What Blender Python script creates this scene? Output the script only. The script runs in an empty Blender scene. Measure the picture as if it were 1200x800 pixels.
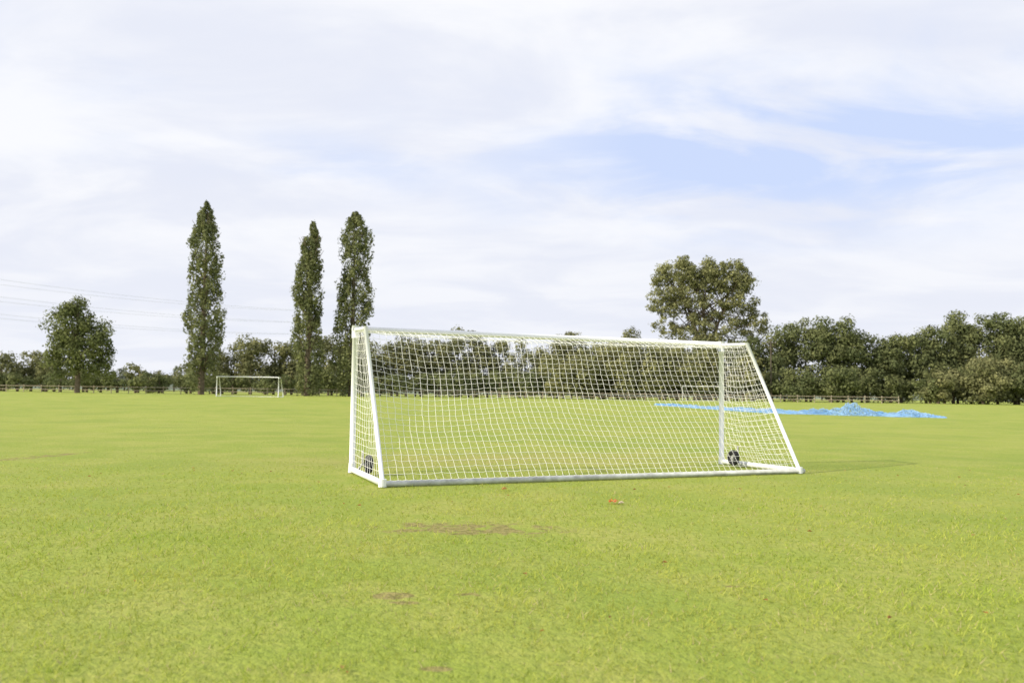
import bpy, math, numpy as np
from mathutils import Matrix, Euler, Vector
rng=np.random.default_rng(7)
scene=bpy.context.scene
scene.view_settings.view_transform='Standard'
scene.view_settings.look='None'
scene.view_settings.exposure=0
COL=scene.collection

# ---------------------------------------------------------------- helpers
def gz(x,y):
    d=np.hypot(x,y); t=np.clip((d-30)/90,0,1)
    return 0.6*t*t*(3-2*t)

def mesh_obj(name,V,F,mat,col=None,parent=None,smooth=False):
    V=np.asarray(V,dtype=np.float32); F=np.asarray(F,dtype=np.int32)
    k=F.shape[1]; me=bpy.data.meshes.new(name)
    me.vertices.add(len(V)); me.vertices.foreach_set('co',V.ravel())
    me.loops.add(F.size); me.loops.foreach_set('vertex_index',F.ravel())
    me.polygons.add(len(F)); me.polygons.foreach_set('loop_start',np.arange(0,F.size,k,dtype=np.int32))
    me.polygons.foreach_set('loop_total',np.full(len(F),k,dtype=np.int32))
    me.polygons.foreach_set('use_smooth',np.full(len(F),smooth))
    if col is not None:
        a=me.color_attributes.new('Col','FLOAT_COLOR','POINT')
        c=np.ones((len(V),4),dtype=np.float32); c[:,:3]=col
        a.data.foreach_set('color',c.ravel())
    me.update(calc_edges=True); me.validate()
    me.materials.append(mat)
    ob=bpy.data.objects.new(name,me); COL.objects.link(ob)
    if parent: ob.parent=parent
    return ob

def empty(name,loc=(0,0,0),rz=0):
    e=bpy.data.objects.new(name,None); COL.objects.link(e)
    e.location=loc; e.rotation_euler=(0,0,rz); return e

def tubes(segs,n=10,cap=True):
    P0=np.array([s[0] for s in segs],float);P1=np.array([s[1] for s in segs],float)
    R0=np.array([s[2] for s in segs]);R1=np.array([s[3] for s in segs])
    D=P1-P0; D/=np.linalg.norm(D,axis=1)[:,None]+1e-9
    up=np.where(np.abs(D[:,2:3])>0.9,[[1,0,0]],[[0,0,1]])
    A=np.cross(D,up);A/=np.linalg.norm(A,axis=1)[:,None];B=np.cross(D,A)
    ang=np.arange(n)*2*np.pi/n
    ring=A[:,None,:]*np.cos(ang)[None,:,None]+B[:,None,:]*np.sin(ang)[None,:,None]
    v0=P0[:,None,:]+ring*R0[:,None,None]; v1=P1[:,None,:]+ring*R1[:,None,None]
    V=np.concatenate([v0,v1],axis=1).reshape(-1,3)
    i=np.arange(n);j=(i+1)%n
    f=np.stack([i,j,j+n,i+n],axis=1)
    F=(f[None]+(np.arange(len(segs))*2*n)[:,None,None]).reshape(-1,4)
    if cap:
        cf=[]
        for a in range(1,n//2):
            cf.append([a-1,a,n-1-a,(n-a)%n])
        cf=np.array(cf)
        C=np.concatenate([cf,cf[:,::-1]+n])
        F=np.concatenate([F,(C[None]+(np.arange(len(segs))*2*n)[:,None,None]).reshape(-1,4)])
    return V,F

# ---------------------------------------------------------------- materials
def newmat(name):
    m=bpy.data.materials.new(name); m.use_nodes=True
    nt=m.node_tree; b=nt.nodes['Principled BSDF']; return m,nt,b
def N(nt,t,**k):
    n=nt.nodes.new(t)
    for a,v in k.items(): setattr(n,a,v)
    return n
def simple(name,col,rough=0.5,noise=0.15,scale=6,spec=0.4,metal=0):
    m,nt,b=newmat(name); L=nt.links
    tc=N(nt,'ShaderNodeTexCoord'); no=N(nt,'ShaderNodeTexNoise'); no.inputs['Scale'].default_value=scale; no.inputs['Detail'].default_value=4
    L.new(tc.outputs['Object'],no.inputs['Vector'])
    r=N(nt,'ShaderNodeValToRGB')
    r.color_ramp.elements[0].position=.3; r.color_ramp.elements[1].position=.7
    r.color_ramp.elements[0].color=(*[c*(1-noise) for c in col],1); r.color_ramp.elements[1].color=(*[min(1,c*(1+noise)) for c in col],1)
    L.new(no.outputs['Fac'],r.inputs['Fac']); L.new(r.outputs['Color'],b.inputs['Base Color'])
    b.inputs['Roughness'].default_value=rough; b.inputs['Metallic'].default_value=metal
    b.inputs['Specular IOR Level'].default_value=spec
    return m
def leafmat(name,trans=0.3):
    m,nt,b=newmat(name); L=nt.links
    a=N(nt,'ShaderNodeAttribute',attribute_name='Col')
    nt.nodes.remove(b); b=N(nt,'ShaderNodeBsdfDiffuse')
    L.new(a.outputs['Color'],b.inputs['Color'])
    t=N(nt,'ShaderNodeBsdfTranslucent'); L.new(a.outputs['Color'],t.inputs['Color'])
    mx=N(nt,'ShaderNodeMixShader'); mx.inputs[0].default_value=trans
    L.new(b.outputs[0],mx.inputs[1]); L.new(t.outputs[0],mx.inputs[2])
    L.new(mx.outputs[0],nt.nodes['Material Output'].inputs['Surface']); return m
M_leaf=leafmat('foliage',.30); M_blade=leafmat('grass_blade',.4)
M_bark=simple('bark',(.15,.12,.09),.9,.35,3,.1)
M_white=simple('white_painted_aluminium',(.80,.82,.85),.35,.05,3)
M_bar=simple('weathered_white_bar',(.52,.54,.53),.5,.28,7)
M_net=simple('net_cord',(.86,.86,.83),.7,.04,4,.2)
M_rubber=simple('black_rubber',(.025,.025,.028),.8,.3,20,.2)
M_hub=simple('grey_hub',(.42,.42,.42),.45,.15,20)
M_wood=simple('fence_wood',(.36,.31,.24),.85,.3,2,.1)
M_pole=simple('dark_pole_wood',(.10,.085,.07),.9,.3,2,.1)
M_steel=simple('galvanised_steel',(.42,.44,.46),.5,.1,1,.3)
M_wire=simple('wire',(.45,.47,.52),.5,.05,1,.3)
M_hill=simple('wooded_hills',(.17,.20,.16),.9,.25,.02,.05)

# ---------------------------------------------------------------- ground
m,nt,b=newmat('mown_grass'); L=nt.links
geo=N(nt,'ShaderNodeNewGeometry')
def noise(scale,detail=4,rough=.55,vec=None,dist=0):
    n=N(nt,'ShaderNodeTexNoise'); n.inputs['Scale'].default_value=scale; n.inputs['Detail'].default_value=detail
    n.inputs['Roughness'].default_value=rough; n.inputs['Distortion'].default_value=dist
    L.new(vec or geo.outputs['Position'],n.inputs['Vector']); return n
def math_(op,a,b_=None,clamp=False):
    n=N(nt,'ShaderNodeMath',operation=op); n.use_clamp=clamp
    for i,v in enumerate((a,b_)):
        if v is None: continue
        if isinstance(v,(int,float)): n.inputs[i].default_value=v
        else: L.new(v,n.inputs[i])
    return n.outputs[0]
def mixc(f,a,b_):
    n=N(nt,'ShaderNodeMix',data_type='RGBA')
    for s,v in ((n.inputs[0],f),(n.inputs[6],a),(n.inputs[7],b_)):
        if isinstance(v,(tuple,float,int)): s.default_value=v if not isinstance(v,tuple) else (*v,1)
        else: L.new(v,s)
    return n.outputs[2]
def mrange(v,a,b_,c=0,d=1):
    n=N(nt,'ShaderNodeMapRange',interpolation_type='SMOOTHSTEP'); L.new(v,n.inputs[0])
    for i,x in enumerate((a,b_,c,d)): n.inputs[i+1].default_value=x
    return n.outputs[0]
nb=noise(.09,4); nm=noise(.7,5,.65); nf=noise(13,4,.75); nff=noise(90,2,.7); nl=noise(.25,4,.6)
c=mixc(mrange(nb.outputs[0],.35,.65),(.275,.350,.050),(.335,.390,.066))
c=mixc(mrange(nm.outputs[0],.40,.64,0,.65),c,(.41,.41,.105))
c=mixc(mrange(nl.outputs[0],.46,.66,0,.55),c,(.235,.32,.048))
c=mixc(mrange(nf.outputs[0],.42,.66,0,.6),c,(.185,.255,.034))
c=mixc(mrange(nff.outputs[0],.45,.75,0,.4),c,(.43,.43,.15))
wn=noise(3.2,5,.65)
def patch(cx,cy,rx,ry,rot=0):
    mp=N(nt,'ShaderNodeMapping',vector_type='TEXTURE'); mp.inputs['Location'].default_value=(cx,cy,0)
    mp.inputs['Rotation'].default_value=(0,0,rot); mp.inputs['Scale'].default_value=(rx,ry,1)
    L.new(geo.outputs['Position'],mp.inputs[0])
    ln=N(nt,'ShaderNodeVectorMath',operation='LENGTH'); L.new(mp.outputs[0],ln.inputs[0])
    return mrange(ln.outputs['Value'],0,1.3,1,0)
BARE=[(-.40,8.35,1.25,.60),(-.76,5.60,.20,.13),(-.68,5.42,.14,.06),(-.17,5.65,.24,.09),(-1.21,5.1,.16,.06),(-.87,4.02,.16,.06),(-.35,4.15,.10,.05),(1.6,6.0,.16,.05)]
tot=patch(-9.2,16.2,.3,1.8,-.2)
for p in BARE: tot=math_('MAXIMUM',tot,patch(*p))
pm=math_('MULTIPLY',tot,mrange(wn.outputs[0],.38,.60,.05,1.7))
sp1=math_('MULTIPLY',mrange(wn.outputs[0],.61,.70),mrange(nl.outputs[0],.42,.56))
pm=math_('MAXIMUM',pm,math_('MULTIPLY',sp1,.6))
mud=mixc(mrange(nf.outputs[0],.4,.6),(.16,.125,.05),(.38,.30,.13))
c=mixc(mrange(pm,.3,.8,0,.75),c,mud)
gm=math_('MULTIPLY',patch(-.2,17,6,2.6,.38),mrange(wn.outputs[0],.35,.65,.3,1))
c=mixc(math_('MULTIPLY',gm,.7),c,(.38,.33,.12))
L.new(c,b.inputs['Base Color']); b.inputs['Roughness'].default_value=.8; b.inputs['Specular IOR Level'].default_value=.15
bp=N(nt,'ShaderNodeBump'); bp.inputs['Strength'].default_value=.9; bp.inputs['Distance'].default_value=.05
L.new(nf.outputs[0],bp.inputs['Height']); L.new(bp.outputs[0],b.inputs['Normal'])
M_ground=m
ax=np.concatenate([-np.geomspace(1500,160,14),np.linspace(-150,150,61),np.geomspace(160,1500,14)])
ay=ax
X,Y=np.meshgrid(ax,ay); V=np.stack([X.ravel(),Y.ravel(),gz(X,Y).ravel()],1)
nx=len(ax); i=np.arange(nx-1); I,J=np.meshgrid(i,i); a=(J*nx+I).ravel()
mesh_obj('grass_field',V,np.stack([a,a+1,a+nx+1,a+nx],1),M_ground,smooth=True)

# low wooded hills closing the horizon
th=np.linspace(-1.35,1.35,400); rows=[]
for R,z in ((560,0),(600,1),(650,1.0),(760,.9),(900,0)):
    hgt=(9+2.5*np.sin(th*5+1)+1.5*np.sin(th*17)+rng.normal(0,.35,400))*z
    rows.append(np.stack([R*np.sin(th),R*np.cos(th),hgt-.3+.6],1))
V=np.concatenate(rows); k=400; F=[]
for r_ in range(4):
    a=np.arange(k-1)+r_*k; F.append(np.stack([a,a+1,a+k+1,a+k],1))
mesh_obj('hills',V,np.concatenate(F),M_hill)

# grass blades (one object), density fading out with distance
nB=250000
d=3.0+rng.random(nB)*21
th=rng.uniform(-.75,.75,nB)
bx=d*np.sin(th); by=d*np.cos(th)
def vnoise(x,y,s,seed):
    r=np.random.default_rng(seed); g=r.random((64,64)); x=x*s+100;y=y*s+100
    xi=np.floor(x).astype(int);yi=np.floor(y).astype(int);fx=x-xi;fy=y-yi
    fx=fx*fx*(3-2*fx);fy=fy*fy*(3-2*fy);q=lambda a,b_:g[a%64,b_%64]
    return (q(xi,yi)*(1-fx)+q(xi+1,yi)*fx)*(1-fy)+(q(xi,yi+1)*(1-fx)+q(xi+1,yi+1)*fx)*fy
cl=.40*vnoise(bx,by,5,1)+.35*vnoise(bx,by,13,2)+.25*vnoise(bx,by,1.2,3)
mudm=np.zeros(nB); mn=.35+1.0*vnoise(bx,by,9,8)
for (px,py,sx,sy) in BARE:
    mudm=np.maximum(mudm,np.exp(-(((bx-px)/(sx*.75))**2+((by-py)/(sy*.75))**2))*mn)
keep=(rng.random(nB)<-.15+1.6*cl)&(rng.random(nB)>mudm*1.25)&(rng.random(nB)<np.clip((24-d)/17,0,1)**1.3)
bx,by,d,cl=bx[keep],by[keep],d[keep],cl[keep]; n=len(bx)
fade=np.clip((24-d)/14,.25,1)
hh=(.010+.032*rng.random(n))*(.3+1.4*cl)*fade; w=.0018+.0003*d; a=rng.random(n)*6.28
lean=rng.normal(0,.8,(n,2))*hh[:,None]
base=np.stack([bx,by,np.zeros(n)],1)
dx=np.stack([np.cos(a)*w,np.sin(a)*w,np.zeros(n)],1)
tip=base+np.stack([lean[:,0],lean[:,1],hh],1)
V=np.stack([base-dx,base+dx,tip],1).reshape(-1,3)
t=rng.random(n)[:,None]; k=cl[:,None]
cc=(1-t)*np.array([.22,.33,.035])+t*np.array([.47,.50,.11]); hue=vnoise(bx,by,.8,5)[:,None]
cc=cc*(1-.45*hue)+np.array([.48,.45,.12])*.45*hue
cc*=(.64+.78*k)
dry=rng.random(n)<.08; cc[dry]=[.54,.47,.25]
mesh_obj('grass',V,np.arange(3*n).reshape(-1,3),M_blade,col=np.repeat(cc,3,0))

# fallen leaves
fl=[(-.08,11.6,.05,(.55,.3,.12)),(1.37,10.3,.04,(.75,.62,.5))]
for _ in range(46):
    dd=rng.uniform(4,16); tt=rng.uniform(-.55,.55); fl.append((dd*np.tan(tt),dd,rng.uniform(.012,.028),[(.42,.22,.08),(.5,.36,.14),(.3,.16,.07)][rng.integers(3)]))
def leafgeo(fl,lift=.018):
    V=[];C=[];F=[]
    for (x,y,s,cx) in fl:
        a=rng.random()*6.28; o=len(V); pts=[(-1,0,.1),(-.3,.6,.5),(.5,.5,.8),(1.2,0,.2),(.5,-.5,.4),(-.3,-.6,.7)]
        for p in pts:
            V.append((x+s*(p[0]*math.cos(a)-p[1]*math.sin(a)),y+s*(p[0]*math.sin(a)+p[1]*math.cos(a)),lift+s*p[2])); C.append(cx)
        F+= [[o,o+1,o+2,o+3],[o,o+3,o+4,o+5]]
    return V,F,np.array(C)
V,F,C=leafgeo(fl); mesh_obj('fallen_leaves',V,F,M_leaf,col=C)
V,F,C=leafgeo([(1.29,10.4,.058,(.78,.26,.08)),(1.33,10.43,.045,(.80,.34,.14)),(1.25,10.38,.04,(.72,.22,.08)),(1.30,10.36,.045,(.82,.42,.22))],.02)
mesh_obj('orange_maple_leaf',V,F,M_leaf,col=C)

# ---------------------------------------------------------------- foliage
def leaves(cent,rad,n_per,size,colA,colB,core=.5,jit=.25,nj=.38):
    m=len(cent); cnt=n_per if np.ndim(n_per) else np.full(m,n_per)
    idx=np.repeat(np.arange(m),cnt); n=len(idx)
    u=rng.normal(size=(n,3)); u/=np.linalg.norm(u,axis=1)[:,None]
    r=core+(1.0-core)*rng.random(n)**.6+rng.normal(0,.12,n)
    p=cent[idx]+u*rad[idx]*r[:,None]
    nrm=u+rng.normal(size=(n,3))*nj; nrm[:,2]+=.2; nrm/=np.linalg.norm(nrm,axis=1)[:,None]
    t=np.cross(nrm,rng.normal(size=(n,3))); t/=np.linalg.norm(t,axis=1)[:,None]; s=np.cross(nrm,t)
    sz=size*rng.uniform(.5,1.25,n)[:,None]; w=rng.uniform(.45,.9,n)[:,None]
    V=np.stack([p-t*sz,p-s*sz*w+t*sz*.2*rng.normal(size=(n,1)),p+t*sz,p+s*sz*w],1).reshape(-1,3)
    cm=rng.random(m)[idx]; lf=rng.random(n)
    q=np.clip(cm*.65+lf*.35,0,1)[:,None]
    C=(1-q)*np.array(colA)+q*np.array(colB); C*=rng.uniform(1-jit,1+jit,n)[:,None]
    return V,np.arange(4*n).reshape(-1,4),np.repeat(C,4,0)

def poplar(x,y,H,W,seed,prof,skirt=.05):
    z0=float(gz(x,y)); e=empty('poplar_tree',(x,y,z0))
    m=int(H*15)
    t=rng.random(m)**.9*(1-skirt)+skirt
    R=np.interp(t,[p[0] for p in prof],[p[1] for p in prof])*W/2
    wob=1+.25*np.sin(t*19+seed)*rng.random(m)
    a=rng.random(m)*6.28; rr=R*rng.random(m)**.4*.84*wob
    cent=np.stack([rr*np.cos(a)+.25*np.sin(t*5+seed),rr*np.sin(a),t*H-.8],1)
    s=rng.uniform(.45,1.0,m)*np.clip(R/(W/2)+.2,.32,1)
    rad=np.stack([s*.68,s*.68,s*1.55],1)
    V,F,C=leaves(cent,rad,40,.19,(.135,.16,.08),(.275,.285,.13))
    mesh_obj('crown',V,F,M_leaf,col=C,parent=e)
    segs=[((0,0,-.3),(0,0,H*.5),.5,.28),((0,0,H*.5),(0,0,H*.93),.28,.04)]
    for _ in range(40):
        q=rng.uniform(.05,.8); a=rng.random()*6.28; r=W*.33
        segs.append(((0,0,q*H),(r*math.cos(a),r*math.sin(a),q*H+3.2),.09,.02))
    V,F=tubes(segs,8); mesh_obj('trunk',V,F,M_bark,parent=e)
    return e
poplar(-44.9,120,28.9,6.2,0,[(0,.3),(.04,.6),(.12,.85),(.3,1.0),(.55,.98),(.72,.88),(.86,.68),(.94,.42),(1,.06)])
poplar(-29.3,119,26.0,5.4,2,[(0,.35),(.04,.7),(.12,.9),(.25,1.0),(.45,.95),(.6,.86),(.78,.72),(.9,.48),(1,.06)])
poplar(-23.4,121,27.8,6.4,4,[(0,.6),(.1,.85),(.25,1.02),(.42,1.1),(.52,.86),(.65,.86),(.78,.82),(.88,.70),(.95,.5),(1,.12)])

def broad(name,x,y,env,ncl,nleaf,size,cA,cB,trunk,limbs,clr=(.9,1.6),pw=.4):
    z0=float(gz(x,y)); e=empty(name,(x,y,z0)); env=np.array(env,float)
    w=env[:,4]/env[:,4].sum(); k=rng.choice(len(env),ncl,p=w)
    u=rng.normal(size=(ncl,3)); u/=np.linalg.norm(u,axis=1)[:,None]; r=rng.random(ncl)**pw
    E=env[k]
    cent=np.stack([E[:,0]+u[:,0]*E[:,2]*r,u[:,1]*E[:,2]*.85*r,E[:,1]+u[:,2]*E[:,3]*r],1)
    s=rng.uniform(*clr,ncl); rad=np.stack([s,s,s*.8],1)
    cent[:,2]=np.maximum(cent[:,2],s*.8)
    V,F,C=leaves(cent,rad,nleaf,size,cA,cB)
    mesh_obj('crown',V,F,M_leaf,col=C,parent=e)
    segs=list(trunk)
    for q in rng.choice(ncl,limbs,replace=False):
        st=trunk[1+int(q)%(len(trunk)-1)]; s0=np.array(st[0],float); s1=np.array(st[1],float)
        a0=s0+(s1-s0)*rng.uniform(.1,1)
        mid=(a0+cent[q])/2+np.array([0,0,-.6])
        segs.append((tuple(a0),tuple(mid),.16,.09)); segs.append((tuple(mid),tuple(cent[q]),.09,.03))
    V,F=tubes(segs,8); mesh_obj('trunk_and_limbs',V,F,M_bark,parent=e)
    return e
broad('field_maple_tree',-62.8,120,[(-1.6,9.2,3.4,4.0,3),(2.4,7.8,2.9,3.2,2.2),(-.9,12.2,1.7,1.5,.8),(0,4.6,4.3,2.8,2.6),(3.4,4.2,2,2,.7),(-3.3,4.6,2,2.2,.7)],
      170,88,.20,(.105,.13,.06),(.23,.25,.10),[((0,0,-.3),(0,0,3),.42,.33),((0,0,3),(-.5,0,9),.33,.12)],22,(.75,1.4))
broad('lime_tree',36.6,160,[(-6.8,20.6,3.6,5.2,2.4),(-4.6,24.2,3.6,3.6,1.6),(-1,25.0,4.2,3.2,2.0),(3.2,24.8,4.2,3.4,2.0),(6.6,23.0,3.6,4.0,1.8),(8.0,20.0,3.6,4.6,1.9),(9.6,14.5,3.4,3.8,1.6),(0,19,6.5,4.5,2.4),(2,13,7.8,4.5,2.6),(-6.5,15,3,4,.9)],
      460,74,.22,(.17,.18,.085),(.33,.33,.155),[((1,0,-.3),(1,0,8),.8,.6),((1,0,8),(-4.5,0,23),.4,.1),((1,0,8),(.2,0,24.5),.45,.1),((1,0,8),(5.8,0,22),.4,.1)],60,(.7,1.45),.33)

def belt(name,trees,cA,cB,size=.24,dens=1.0):
    cents=[];rads=[];cn=[];seg=[]
    for (x,y,h,w) in trees:
        z0=float(gz(x,y)); m=int(7+w*h*.30*dens)
        u=rng.normal(size=(m,3)); u/=np.linalg.norm(u,axis=1)[:,None]; r=rng.random(m)**.3
        u[:,1]=np.where(rng.random(m)<.6,-np.abs(u[:,1]),u[:,1])
        s=rng.uniform(.5,1.3,m)*min(1.35,max(.7,w*.17))
        zc=h*.5+u[:,2]*(h*.5-.7)*r
        taper=np.interp(zc/h,[0,.25,.6,1],[1,1.05,1,.85])
        c=np.stack([x+u[:,0]*(w/2-.3)*r*taper,y+u[:,1]*(w/2)*.8*r,z0+zc],1)
        c[:,2]=np.maximum(c[:,2],z0+s*.5)
        cents.append(c);rads.append(np.stack([s*1.15,s*1.1,s*.9],1)); cn.append((72*s*s*dens+16).astype(int))
        seg.append(((x,y,z0-.2),(x,y,z0+h*.75),.25,.08))
    V,F,C=leaves(np.concatenate(cents),np.concatenate(rads),np.concatenate(cn),size,cA,cB)
    e=empty(name); mesh_obj('foliage_mass',V,F,M_leaf,col=C,parent=e)
    V,F=tubes(seg,6); mesh_obj('trunks',V,F,M_bark,parent=e)
def row(xs,hs,y,step,wf,jy=3,jh=.12):
    out=[]; x=xs[0]
    while x<xs[-1]:
        h=np.interp(x,xs,hs)*(1+rng.uniform(-jh,jh)); out.append((x,y+rng.uniform(-jy,jy),h,max(h*wf*rng.uniform(.8,1.2),3))); x+=step*rng.uniform(.7,1.3)
    return out
DK=((.11,.135,.065),(.225,.24,.105))
MD=((.145,.16,.08),(.28,.275,.13))
LT=((.19,.20,.09),(.33,.32,.14))
# left
t=row([-115,-95,-84,-76],[8.5,8.5,7.6,5],150,4.2,.9)
t+=[(-100,152,12.5,7),(-67.5,150,6.2,5.5),(-64,152,4.6,4)]
t+=[(-58,150,6,5.5),(-54,150,9.2,6.5),(-50.5,152,10,7),(-46.5,148,10.8,7),(-43,150,11.4,7.5),(-39.5,149,10.4,7),(-36,151,11.6,7.5),(-32.5,150,11.2,7),(-29,150,10.5,6.5)]
belt('distant_trees',t,*MD)
t=row([-115,-60],[3.2,3.4],140,2.8,1.4)+row([-60,-26],[4,4.5],143,2.8,1.2)
belt('hedgerow',t,*DK,dens=.9)
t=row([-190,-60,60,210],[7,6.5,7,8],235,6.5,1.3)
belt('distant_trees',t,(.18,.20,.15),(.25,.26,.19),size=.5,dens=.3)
# centre
t=row([-27,-15,0,10,20,26,40],[11.9,12.6,11.8,11.6,13.2,13.6,13],158,4.2,.72)
belt('distant_trees',t,*MD)
t=row([-27,8,40],[4.8,5.2,5.5],148,3.0,1.2)
belt('hedgerow',t,*DK,dens=.9)
t=row([9,24,40],[9.2,10.2,9.6],145,3.6,.9)
belt('distant_trees',t,*LT)
# right
t=row([34,44,47,51,56,60,64,67,71,75,80,86,92,112],[11,12.4,13.2,15,17.4,16.8,13.4,12.2,12.4,15,16.2,18,16.8,17],152,3.3,.62,jh=.07)
belt('distant_trees',t,*DK)
t=row([40,60,112],[5.5,6,7],144,3.0,1.1)
belt('hedgerow',t,*DK,dens=.9)
t=row([72,82,92,112],[6,8.5,10,10],141,3.8,.95)
belt('distant_trees',t,*MD)

# ---------------------------------------------------------------- fence
e=empty('wooden_fence'); segs=[]
xs=np.arange(-120,60,2.6); fy=lambda x:126+.02*x
for x in xs:
    z=float(gz(x,fy(x))); segs.append(((x,fy(x),z-.2),(x,fy(x),z+1.15),.07,.065))
V,F=tubes(segs,6); mesh_obj('posts',V,F,M_wood,parent=e)
segs=[]
for x0,x1 in zip(xs[:-1],xs[1:]):
    for hz in (.45,.95):
        segs.append(((x0,fy(x0)-.08,gz(x0,fy(x0))+hz),(x1,fy(x1)-.08,gz(x1,fy(x1))+hz),.06,.06))
V,F=tubes(segs,6); mesh_obj('rails',V,F,M_wood,parent=e)

e=empty('utility_pole',(44.5,142,.6))
V,F=tubes([((0,0,-.3),(0,0,10.6),.16,.11),((-.9,0,10.0),(.9,0,10.0),.07,.07),((-.9,0,9.4),(.9,0,9.4),.06,.06)],8)
mesh_obj('pole_and_crossarms',V,F,M_pole,parent=e)
V,F=tubes([((s,0,10.0),(s,0,10.3),.05,.04) for s in (-.8,-.3,.3,.8)],8); mesh_obj('insulators',V,F,M_hub,parent=e)

px,py=-78.8,320
e=empty('electricity_pylon',(px,py,.6)); segs=[]
lv=[(0,3.2),(8,2.3),(16,1.5),(22,1.0),(28,.8),(34,.5)]
for (z0,w0),(z1,w1) in zip(lv[:-1],lv[1:]):
    for sx,sy in ((-1,-1),(1,-1),(1,1),(-1,1)):
        segs.append(((sx*w0,sy*w0,z0),(sx*w1,sy*w1,z1),.1,.1))
        segs.append(((sx*w0,sy*w0,z0),(-sy*w1,sx*w1,z1),.05,.05))
for z in (24,28.5,33):
    for s in (-1,1):
        for yy in (-.6,.6): segs.append(((0,yy,z),(s*4,0,z+.3),.08,.06))
        segs.append(((s*4,0,z+.3),(s*4,0,z-1.3),.05,.05))
V,F=tubes(segs,6); mesh_obj('lattice_tower',V,F,M_steel,parent=e)
e=empty('power_lines'); segs=[]
for z in (24,28.5,33):
    for s in (-4,4):
        p0=np.array([px+s,py,z-.7]); p1=np.array([-190+s*.6,150.,z*1.08-1.0+(1.1 if s>0 else 0)])
        K=28
        pts=[p0+(p1-p0)*k/K-np.array([0,0,4*4*(k/K)*(1-k/K)]) for k in range(K+1)]
        for a_,b_ in zip(pts[:-1],pts[1:]): segs.append((tuple(a_),tuple(b_),.028,.028))
V,F=tubes(segs,5,cap=False); mesh_obj('wires',V,F,M_wire,parent=e)

# ---------------------------------------------------------------- football goal
Wd=7.38;H=2.44;DL=2.2;DR=2.02;SK=.18;TD=.82;TH=2.35
FL=np.array([0,0,0.]);FR=np.array([Wd,0,0.]);BL=np.array([0,-DL,0.]);BR=np.array([Wd+SK,-DR,0.])
TL=np.array([0,-TD,TH]);TR=np.array([Wd,-TD,TH])
U=np.array([0,0,1.])
def parts():
    P={}
    r=.050
    P['front_posts']=(tubes([(FL+U*.03,FL+U*(H-.05),r,r),(FR+U*.03,FR+U*(H-.05),r,r)],16),M_white)
    P['crossbar']=(tubes([(FL+U*(H-.05)-[.055,0,0],FR+U*(H-.05)+[.055,0,0],r*.95,r*.95)],16),M_white)
    P['top_arms']=(tubes([(FL+U*(H-.06),TL,.028,.028),(FR+U*(H-.06),TR,.028,.028)],12),M_white)
    P['rear_stanchions']=(tubes([(TL+[0,.02,.02],BL+U*.06,.034,.034),(TR+[0,.02,.02],BR+U*.06,.034,.034)],12),M_white)
    P['side_base_bars']=(tubes([(FL+U*.055,BL+U*.055,.046,.046),(FR+U*.055,BR+U*.055,.046,.046)],12),M_white)
    P['rear_ground_bar']=(tubes([(BL+U*.045+[-.05,0,0],BR+U*.045+[.1,0,0],.041,.041)],12),M_bar)
    br=[]
    for a_ in (FL,FR): br.append((a_+U*(H-.2),a_+U*(H+.010),.060,.060)); br.append((a_+U*.005,a_+U*.16,.064,.058))
    for a_ in (BL,BR): br.append((a_+U*.005,a_+U*.115,.060,.056))
    P['corner_brackets']=(tubes(br,16),M_white)
    return P
def netpanel(f,nu,nv,jit=.005):
    """square mesh hung from the frame"""
    segs=[]
    jt=rng.normal(0,jit,(nu+1,nv+1,3)); jt[:,0]=0; jt[:,-1]=0; jt[0]=0; jt[-1]=0
    G=np.array([[f(i/nu,j/nv) for j in range(nv+1)] for i in range(nu+1)])+jt
    r=.0026
    for i in range(nu+1):
        for j in range(nv+1):
            if j<nv: segs.append((G[i,j],G[i,j+1],r,r))
            if i<nu:
                q=r*1.5 if j in(0,nv) else r
                mid=(G[i,j]+G[i+1,j])/2-U*.006
                segs.append((G[i,j],mid,q,q)); segs.append((mid,G[i+1,j],q,q))
    return segs
def back(u,v):
    L1=TD/(TD+2.75)
    cb=FL*(1-u)+FR*u+U*(H-.07)+[0,-.06,0]; tt=TL*(1-u)+TR*u; bb=BL*(1-u)+BR*u+U*.09
    sag=4*u*(1-u)
    tt=tt-U*(.10*sag**.5)+np.array([0,.12*sag**.5,0])
    if v<L1: s=v/L1; return cb*(1-s)+tt*s-U*.04*math.sin(math.pi*s)
    s=(v-L1)/(1-L1)
    p=tt*(1-s)+bb*s
    e0=math.sin(math.pi*s)*min(1,8*u,8*(1-u))
    blow=.15*math.sin(math.pi*s)*sag**.5*(1+.3*math.sin(7*u+2*s))
    return p+np.array([e0*(.07*math.sin(5*u+4*s+.6)+.02*math.sin(15*u-3*s)),blow,e0*(-.06*math.sin(5*u+1+3*s)-.02*math.sin(13*u)-.05)])
def side(A,T,B,sgn):
    def f(u,v):
        top=A+U*(H-.07)
        t_=top*(1-u)+T*u; b_=A*(1-u)+B*u+U*.1
        p=t_*(1-v)+b_*v
        e0=math.sin(math.pi*u)*math.sin(math.pi*v)
        return p+np.array([sgn*.07*e0,.04*e0,-.08*e0])
    return f
segs=netpanel(back,66,33)+netpanel(side(FL,TL,BL,1),13,21)+netpanel(side(FR,TR,BR,-1),13,21)
netVF=tubes(segs,4,cap=False)
def torus(R,r,c,nu=28,nv=12,sq=1.0):
    V=[];F=[]
    for i in range(nu):
        for j in range(nv):
            a=2*math.pi*i/nu;b_=2*math.pi*j/nv
            V.append((c[0]+sq*r*math.sin(b_),c[1]+(R+r*math.cos(b_))*math.cos(a),c[2]+(R+r*math.cos(b_))*math.sin(a)))
            F.append([i*nv+j,((i+1)%nu)*nv+j,((i+1)%nu)*nv+(j+1)%nv,i*nv+(j+1)%nv])
    return np.array(V),np.array(F)
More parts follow.
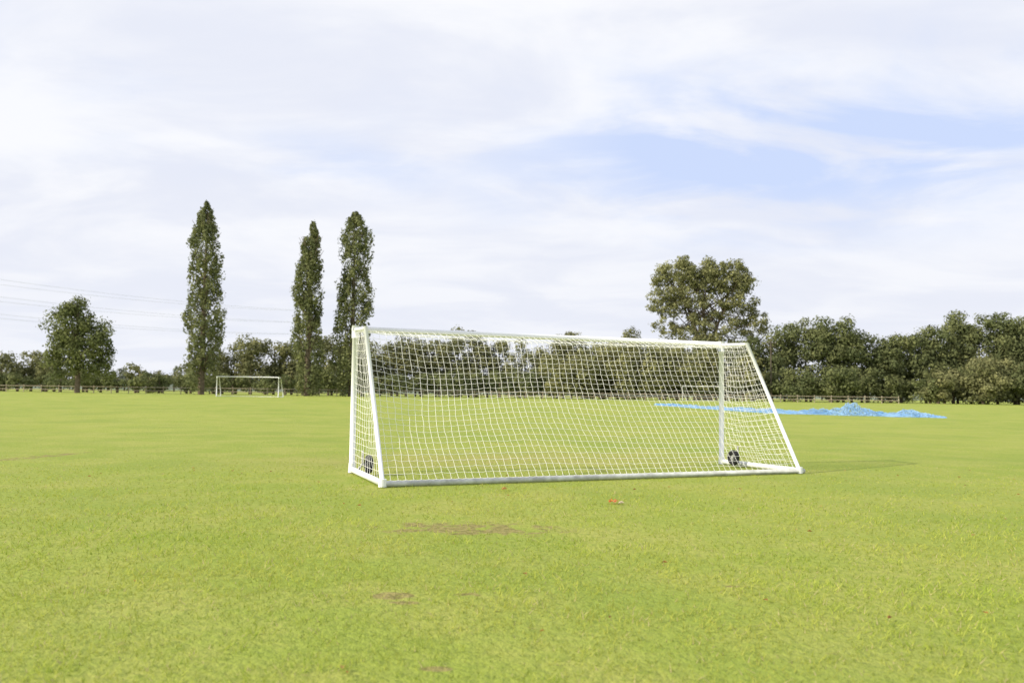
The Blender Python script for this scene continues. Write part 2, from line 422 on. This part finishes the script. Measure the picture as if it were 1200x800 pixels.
def join(lst):
    o=0;Vs=[];Fs=[]
    for V,F in lst: Vs.append(V);Fs.append(F+o);o+=len(V)
    return np.concatenate(Vs),np.concatenate(Fs)
wc=[(.17,-.5,.18),(Wd-.18,-.62,.18)]
tyres=join([torus(.105,.045,c_,sq=1.2) for c_ in wc])
hub=[]
for c_ in wc:
    c_=np.array(c_); hub.append((c_-[.035,0,0],c_+[.035,0,0],.028,.028))
    for k in range(6):
        a=k*math.pi/3; hub.append((c_,c_+np.array([0,math.cos(a)*.07,math.sin(a)*.07]),.009,.009))
hubVF=join([tubes(hub,10),torus(.064,.007,wc[0],sq=1.8),torus(.064,.007,wc[1],sq=1.8)])
axl=[]
for c_,s in zip(wc,(-1,1)):
    c_=np.array(c_); axl.append((c_,c_+[s*.12,0,0],.012,.012)); axl.append((c_+[s*.1,0,0],np.array([c_[0]+s*.15,c_[1]+.16,.07]),.018,.018))
    axl.append((c_+[s*.1,0,.0],c_+[s*.1,.0,.22],.016,.016))
axVF=tubes(axl,8)
meshes={}
def goal(loc,rz):
    e=empty('football_goal',loc,rz)
    if not meshes:
        for k,((V,F),mt) in parts().items(): meshes[k]=mesh_obj(k,V,F,mt,parent=e,smooth=False).data
        for k in list(meshes):
            for p in meshes[k].polygons: p.use_smooth = p.area>.004
        mesh_obj('net',*netVF,M_net,parent=e)
        mesh_obj('wheel_tyres',*tyres,M_rubber,parent=e,smooth=True)
        mesh_obj('wheel_hubs',*hubVF,M_hub,parent=e)
        mesh_obj('wheel_brackets',*axVF,M_hub,parent=e)
    else:
        for k,me in meshes.items():
            o=bpy.data.objects.new(k,me); COL.objects.link(o); o.parent=e
    return e
goal((-2.63,13.86,0.004),math.radians(22.0))
goal((-27.8,99,float(gz(-27.8,99))-.02),math.radians(180))
goal((35.1,137,float(gz(35.1,137))),math.radians(143))

# ---------------------------------------------------------------- blue netting, lying in a long crumpled heap (cord mesh)
m,nt,b=newmat('blue_netting'); L=nt.links
tc=N(nt,'ShaderNodeTexCoord'); no=N(nt,'ShaderNodeTexNoise'); no.inputs['Scale'].default_value=1.2; no.inputs['Detail'].default_value=4
L.new(tc.outputs['Object'],no.inputs['Vector']); rp=N(nt,'ShaderNodeValToRGB'); rp.color_ramp.elements[0].position=.35; rp.color_ramp.elements[1].position=.65
rp.color_ramp.elements[0].color=(.18,.40,.72,1); rp.color_ramp.elements[1].color=(.34,.55,.82,1)
L.new(no.outputs['Fac'],rp.inputs['Fac']); L.new(rp.outputs['Color'],b.inputs['Base Color']); b.inputs['Roughness'].default_value=.6
path=np.array([[14.6,84],[16.2,74],[18.6,61],[21,58.5],[23.6,57],[25.5,55.5],[28.2,54]])
pt=np.array([0,.22,.5,.63,.76,.86,1.0])
nu,nv=420,22
G=np.zeros((nu+1,nv+1,3))
for i in range(nu+1):
    u=i/nu; cx=np.interp(u,pt,path[:,0]); cy=np.interp(u,pt,path[:,1])
    amp=np.interp(u,[0,.1,.3,.5,.58,.66,.71,.755,.80,.84,.87,.905,.94,.97,1],[.08,.20,.18,.28,.2,.32,.46,.78,.44,.18,.2,.55,.24,.1,.02])
    for j in range(nv+1):
        v=j/nv*2-1
        wv=.8+.3*math.sin(u*37)+.2*math.sin(u*91)
        hx=amp*max(0,1-abs(v)**.9)*(1+.28*math.sin(u*130+v*3)*math.sin(u*71+v*5))+abs(rng.normal(0,.03))*(1-abs(v))
        x=cx+rng.normal(0,.05)+v*.25; y=cy+v*wv+.2*math.sin(u*50)+rng.normal(0,.04)
        G[i,j]=(x,y,float(gz(x,y))+.012+max(hx,0))
segs=[]
for i in range(nu):
    for j in range(nv):
        r=.012
        segs.append((G[i,j],G[i+1,j],r,r)); segs.append((G[i,j],G[i,j+1],r,r))
V,F=tubes(segs,3,cap=False)
mesh_obj('blue_netting',V,F,m)

# ---------------------------------------------------------------- sky, sun
sun_az=math.radians(22.0)
elev=math.radians(28.5)
sd=Vector((-math.cos(sun_az)*math.cos(elev),-math.sin(sun_az)*math.cos(elev),math.sin(elev)))
l=bpy.data.lights.new('sun','SUN'); l.energy=5.0; l.angle=math.radians(.7); l.color=(1,.91,.74)
lo=bpy.data.objects.new('sun',l); COL.objects.link(lo); lo.rotation_euler=sd.to_track_quat('Z','Y').to_euler(); lo.location=(-20,-10,20)
w=bpy.data.worlds.new('World'); scene.world=w; w.use_nodes=True; nt=w.node_tree; L=nt.links
bg=nt.nodes['Background']; bg.inputs['Strength'].default_value=.105
sky=N(nt,'ShaderNodeTexSky',sky_type='NISHITA'); sky.sun_disc=False; sky.sun_elevation=elev
sky.sun_rotation=math.atan2(sd.x,sd.y)
tc=N(nt,'ShaderNodeTexCoord'); sp=N(nt,'ShaderNodeSeparateXYZ'); L.new(tc.outputs['Generated'],sp.inputs[0])
zz=math_('ADD',math_('MAXIMUM',sp.outputs[2],0.0),.16)
cb=N(nt,'ShaderNodeCombineXYZ'); L.new(math_('DIVIDE',sp.outputs[0],zz),cb.inputs[0]); L.new(math_('DIVIDE',sp.outputs[1],zz),cb.inputs[1])
def wn(scale,detail,rough,off=(0,0,0),sc=(1,1,1),dist=.0):
    mp=N(nt,'ShaderNodeMapping'); mp.inputs['Location'].default_value=off; mp.inputs['Scale'].default_value=sc; L.new(cb.outputs[0],mp.inputs[0])
    n=N(nt,'ShaderNodeTexNoise'); n.inputs['Scale'].default_value=scale; n.inputs['Detail'].default_value=detail; n.inputs['Roughness'].default_value=rough; n.inputs['Distortion'].default_value=dist
    L.new(mp.outputs[0],n.inputs['Vector']); return n.outputs[0]
fine=wn(2.2,6,.55,(5,3,0),(.75,1.15,1),.4); shade=wn(1.7,7,.55,(9,4,0),(.85,1.15,1),.4)
def blob(dx,dy,dz,rx,rz):
    mp=N(nt,'ShaderNodeMapping',vector_type='TEXTURE'); mp.inputs['Location'].default_value=(dx,dy,dz); mp.inputs['Scale'].default_value=(rx,1.2,rz)
    L.new(tc.outputs['Generated'],mp.inputs[0]); ln=N(nt,'ShaderNodeVectorMath',operation='LENGTH'); L.new(mp.outputs[0],ln.inputs[0])
    return mrange(ln.outputs['Value'],.1,1.15,1,0)
hole=math_('MAXIMUM',blob(.33,.89,.285,.54,.135),math_('MULTIPLY',blob(-.2,.93,.26,.24,.05),.5))
hole=math_('MAXIMUM',hole,math_('MULTIPLY',blob(-.5,.8,.3,.25,.08),.3))
hole=math_('MULTIPLY',hole,mrange(fine,.36,.62,1.2,.15),True)
cloud=mixc(mrange(shade,.36,.64),(7.75,8.05,9.05),(9.2,9.3,9.65))
cloud=mixc(mrange(sp.outputs[2],.06,.26,.5,0),cloud,(8.0,8.25,9.05))
blue=N(nt,'ShaderNodeMix',data_type='RGBA'); blue.inputs[0].default_value=.92
L.new(sky.outputs[0],blue.inputs[6]); blue.inputs[7].default_value=(6.2,7.25,9.9,1)
col=mixc(hole,cloud,blue.outputs[2])
L.new(col,bg.inputs['Color'])

# ---------------------------------------------------------------- camera
cam=bpy.data.cameras.new('camera'); co=bpy.data.objects.new('camera',cam); COL.objects.link(co)
cam.sensor_width=36; cam.lens=29.1; cam.clip_end=5000; cam.clip_start=.05
cam.dof.use_dof=True; cam.dof.focus_distance=11.0; cam.dof.aperture_fstop=1.8
R=Euler((math.pi/2+math.radians(3.6),0,0)).to_matrix()@Matrix.Rotation(math.radians(.77),3,'Z')
co.matrix_world=Matrix.Translation((0,0,1.35))@R.to_4x4()
scene.camera=co
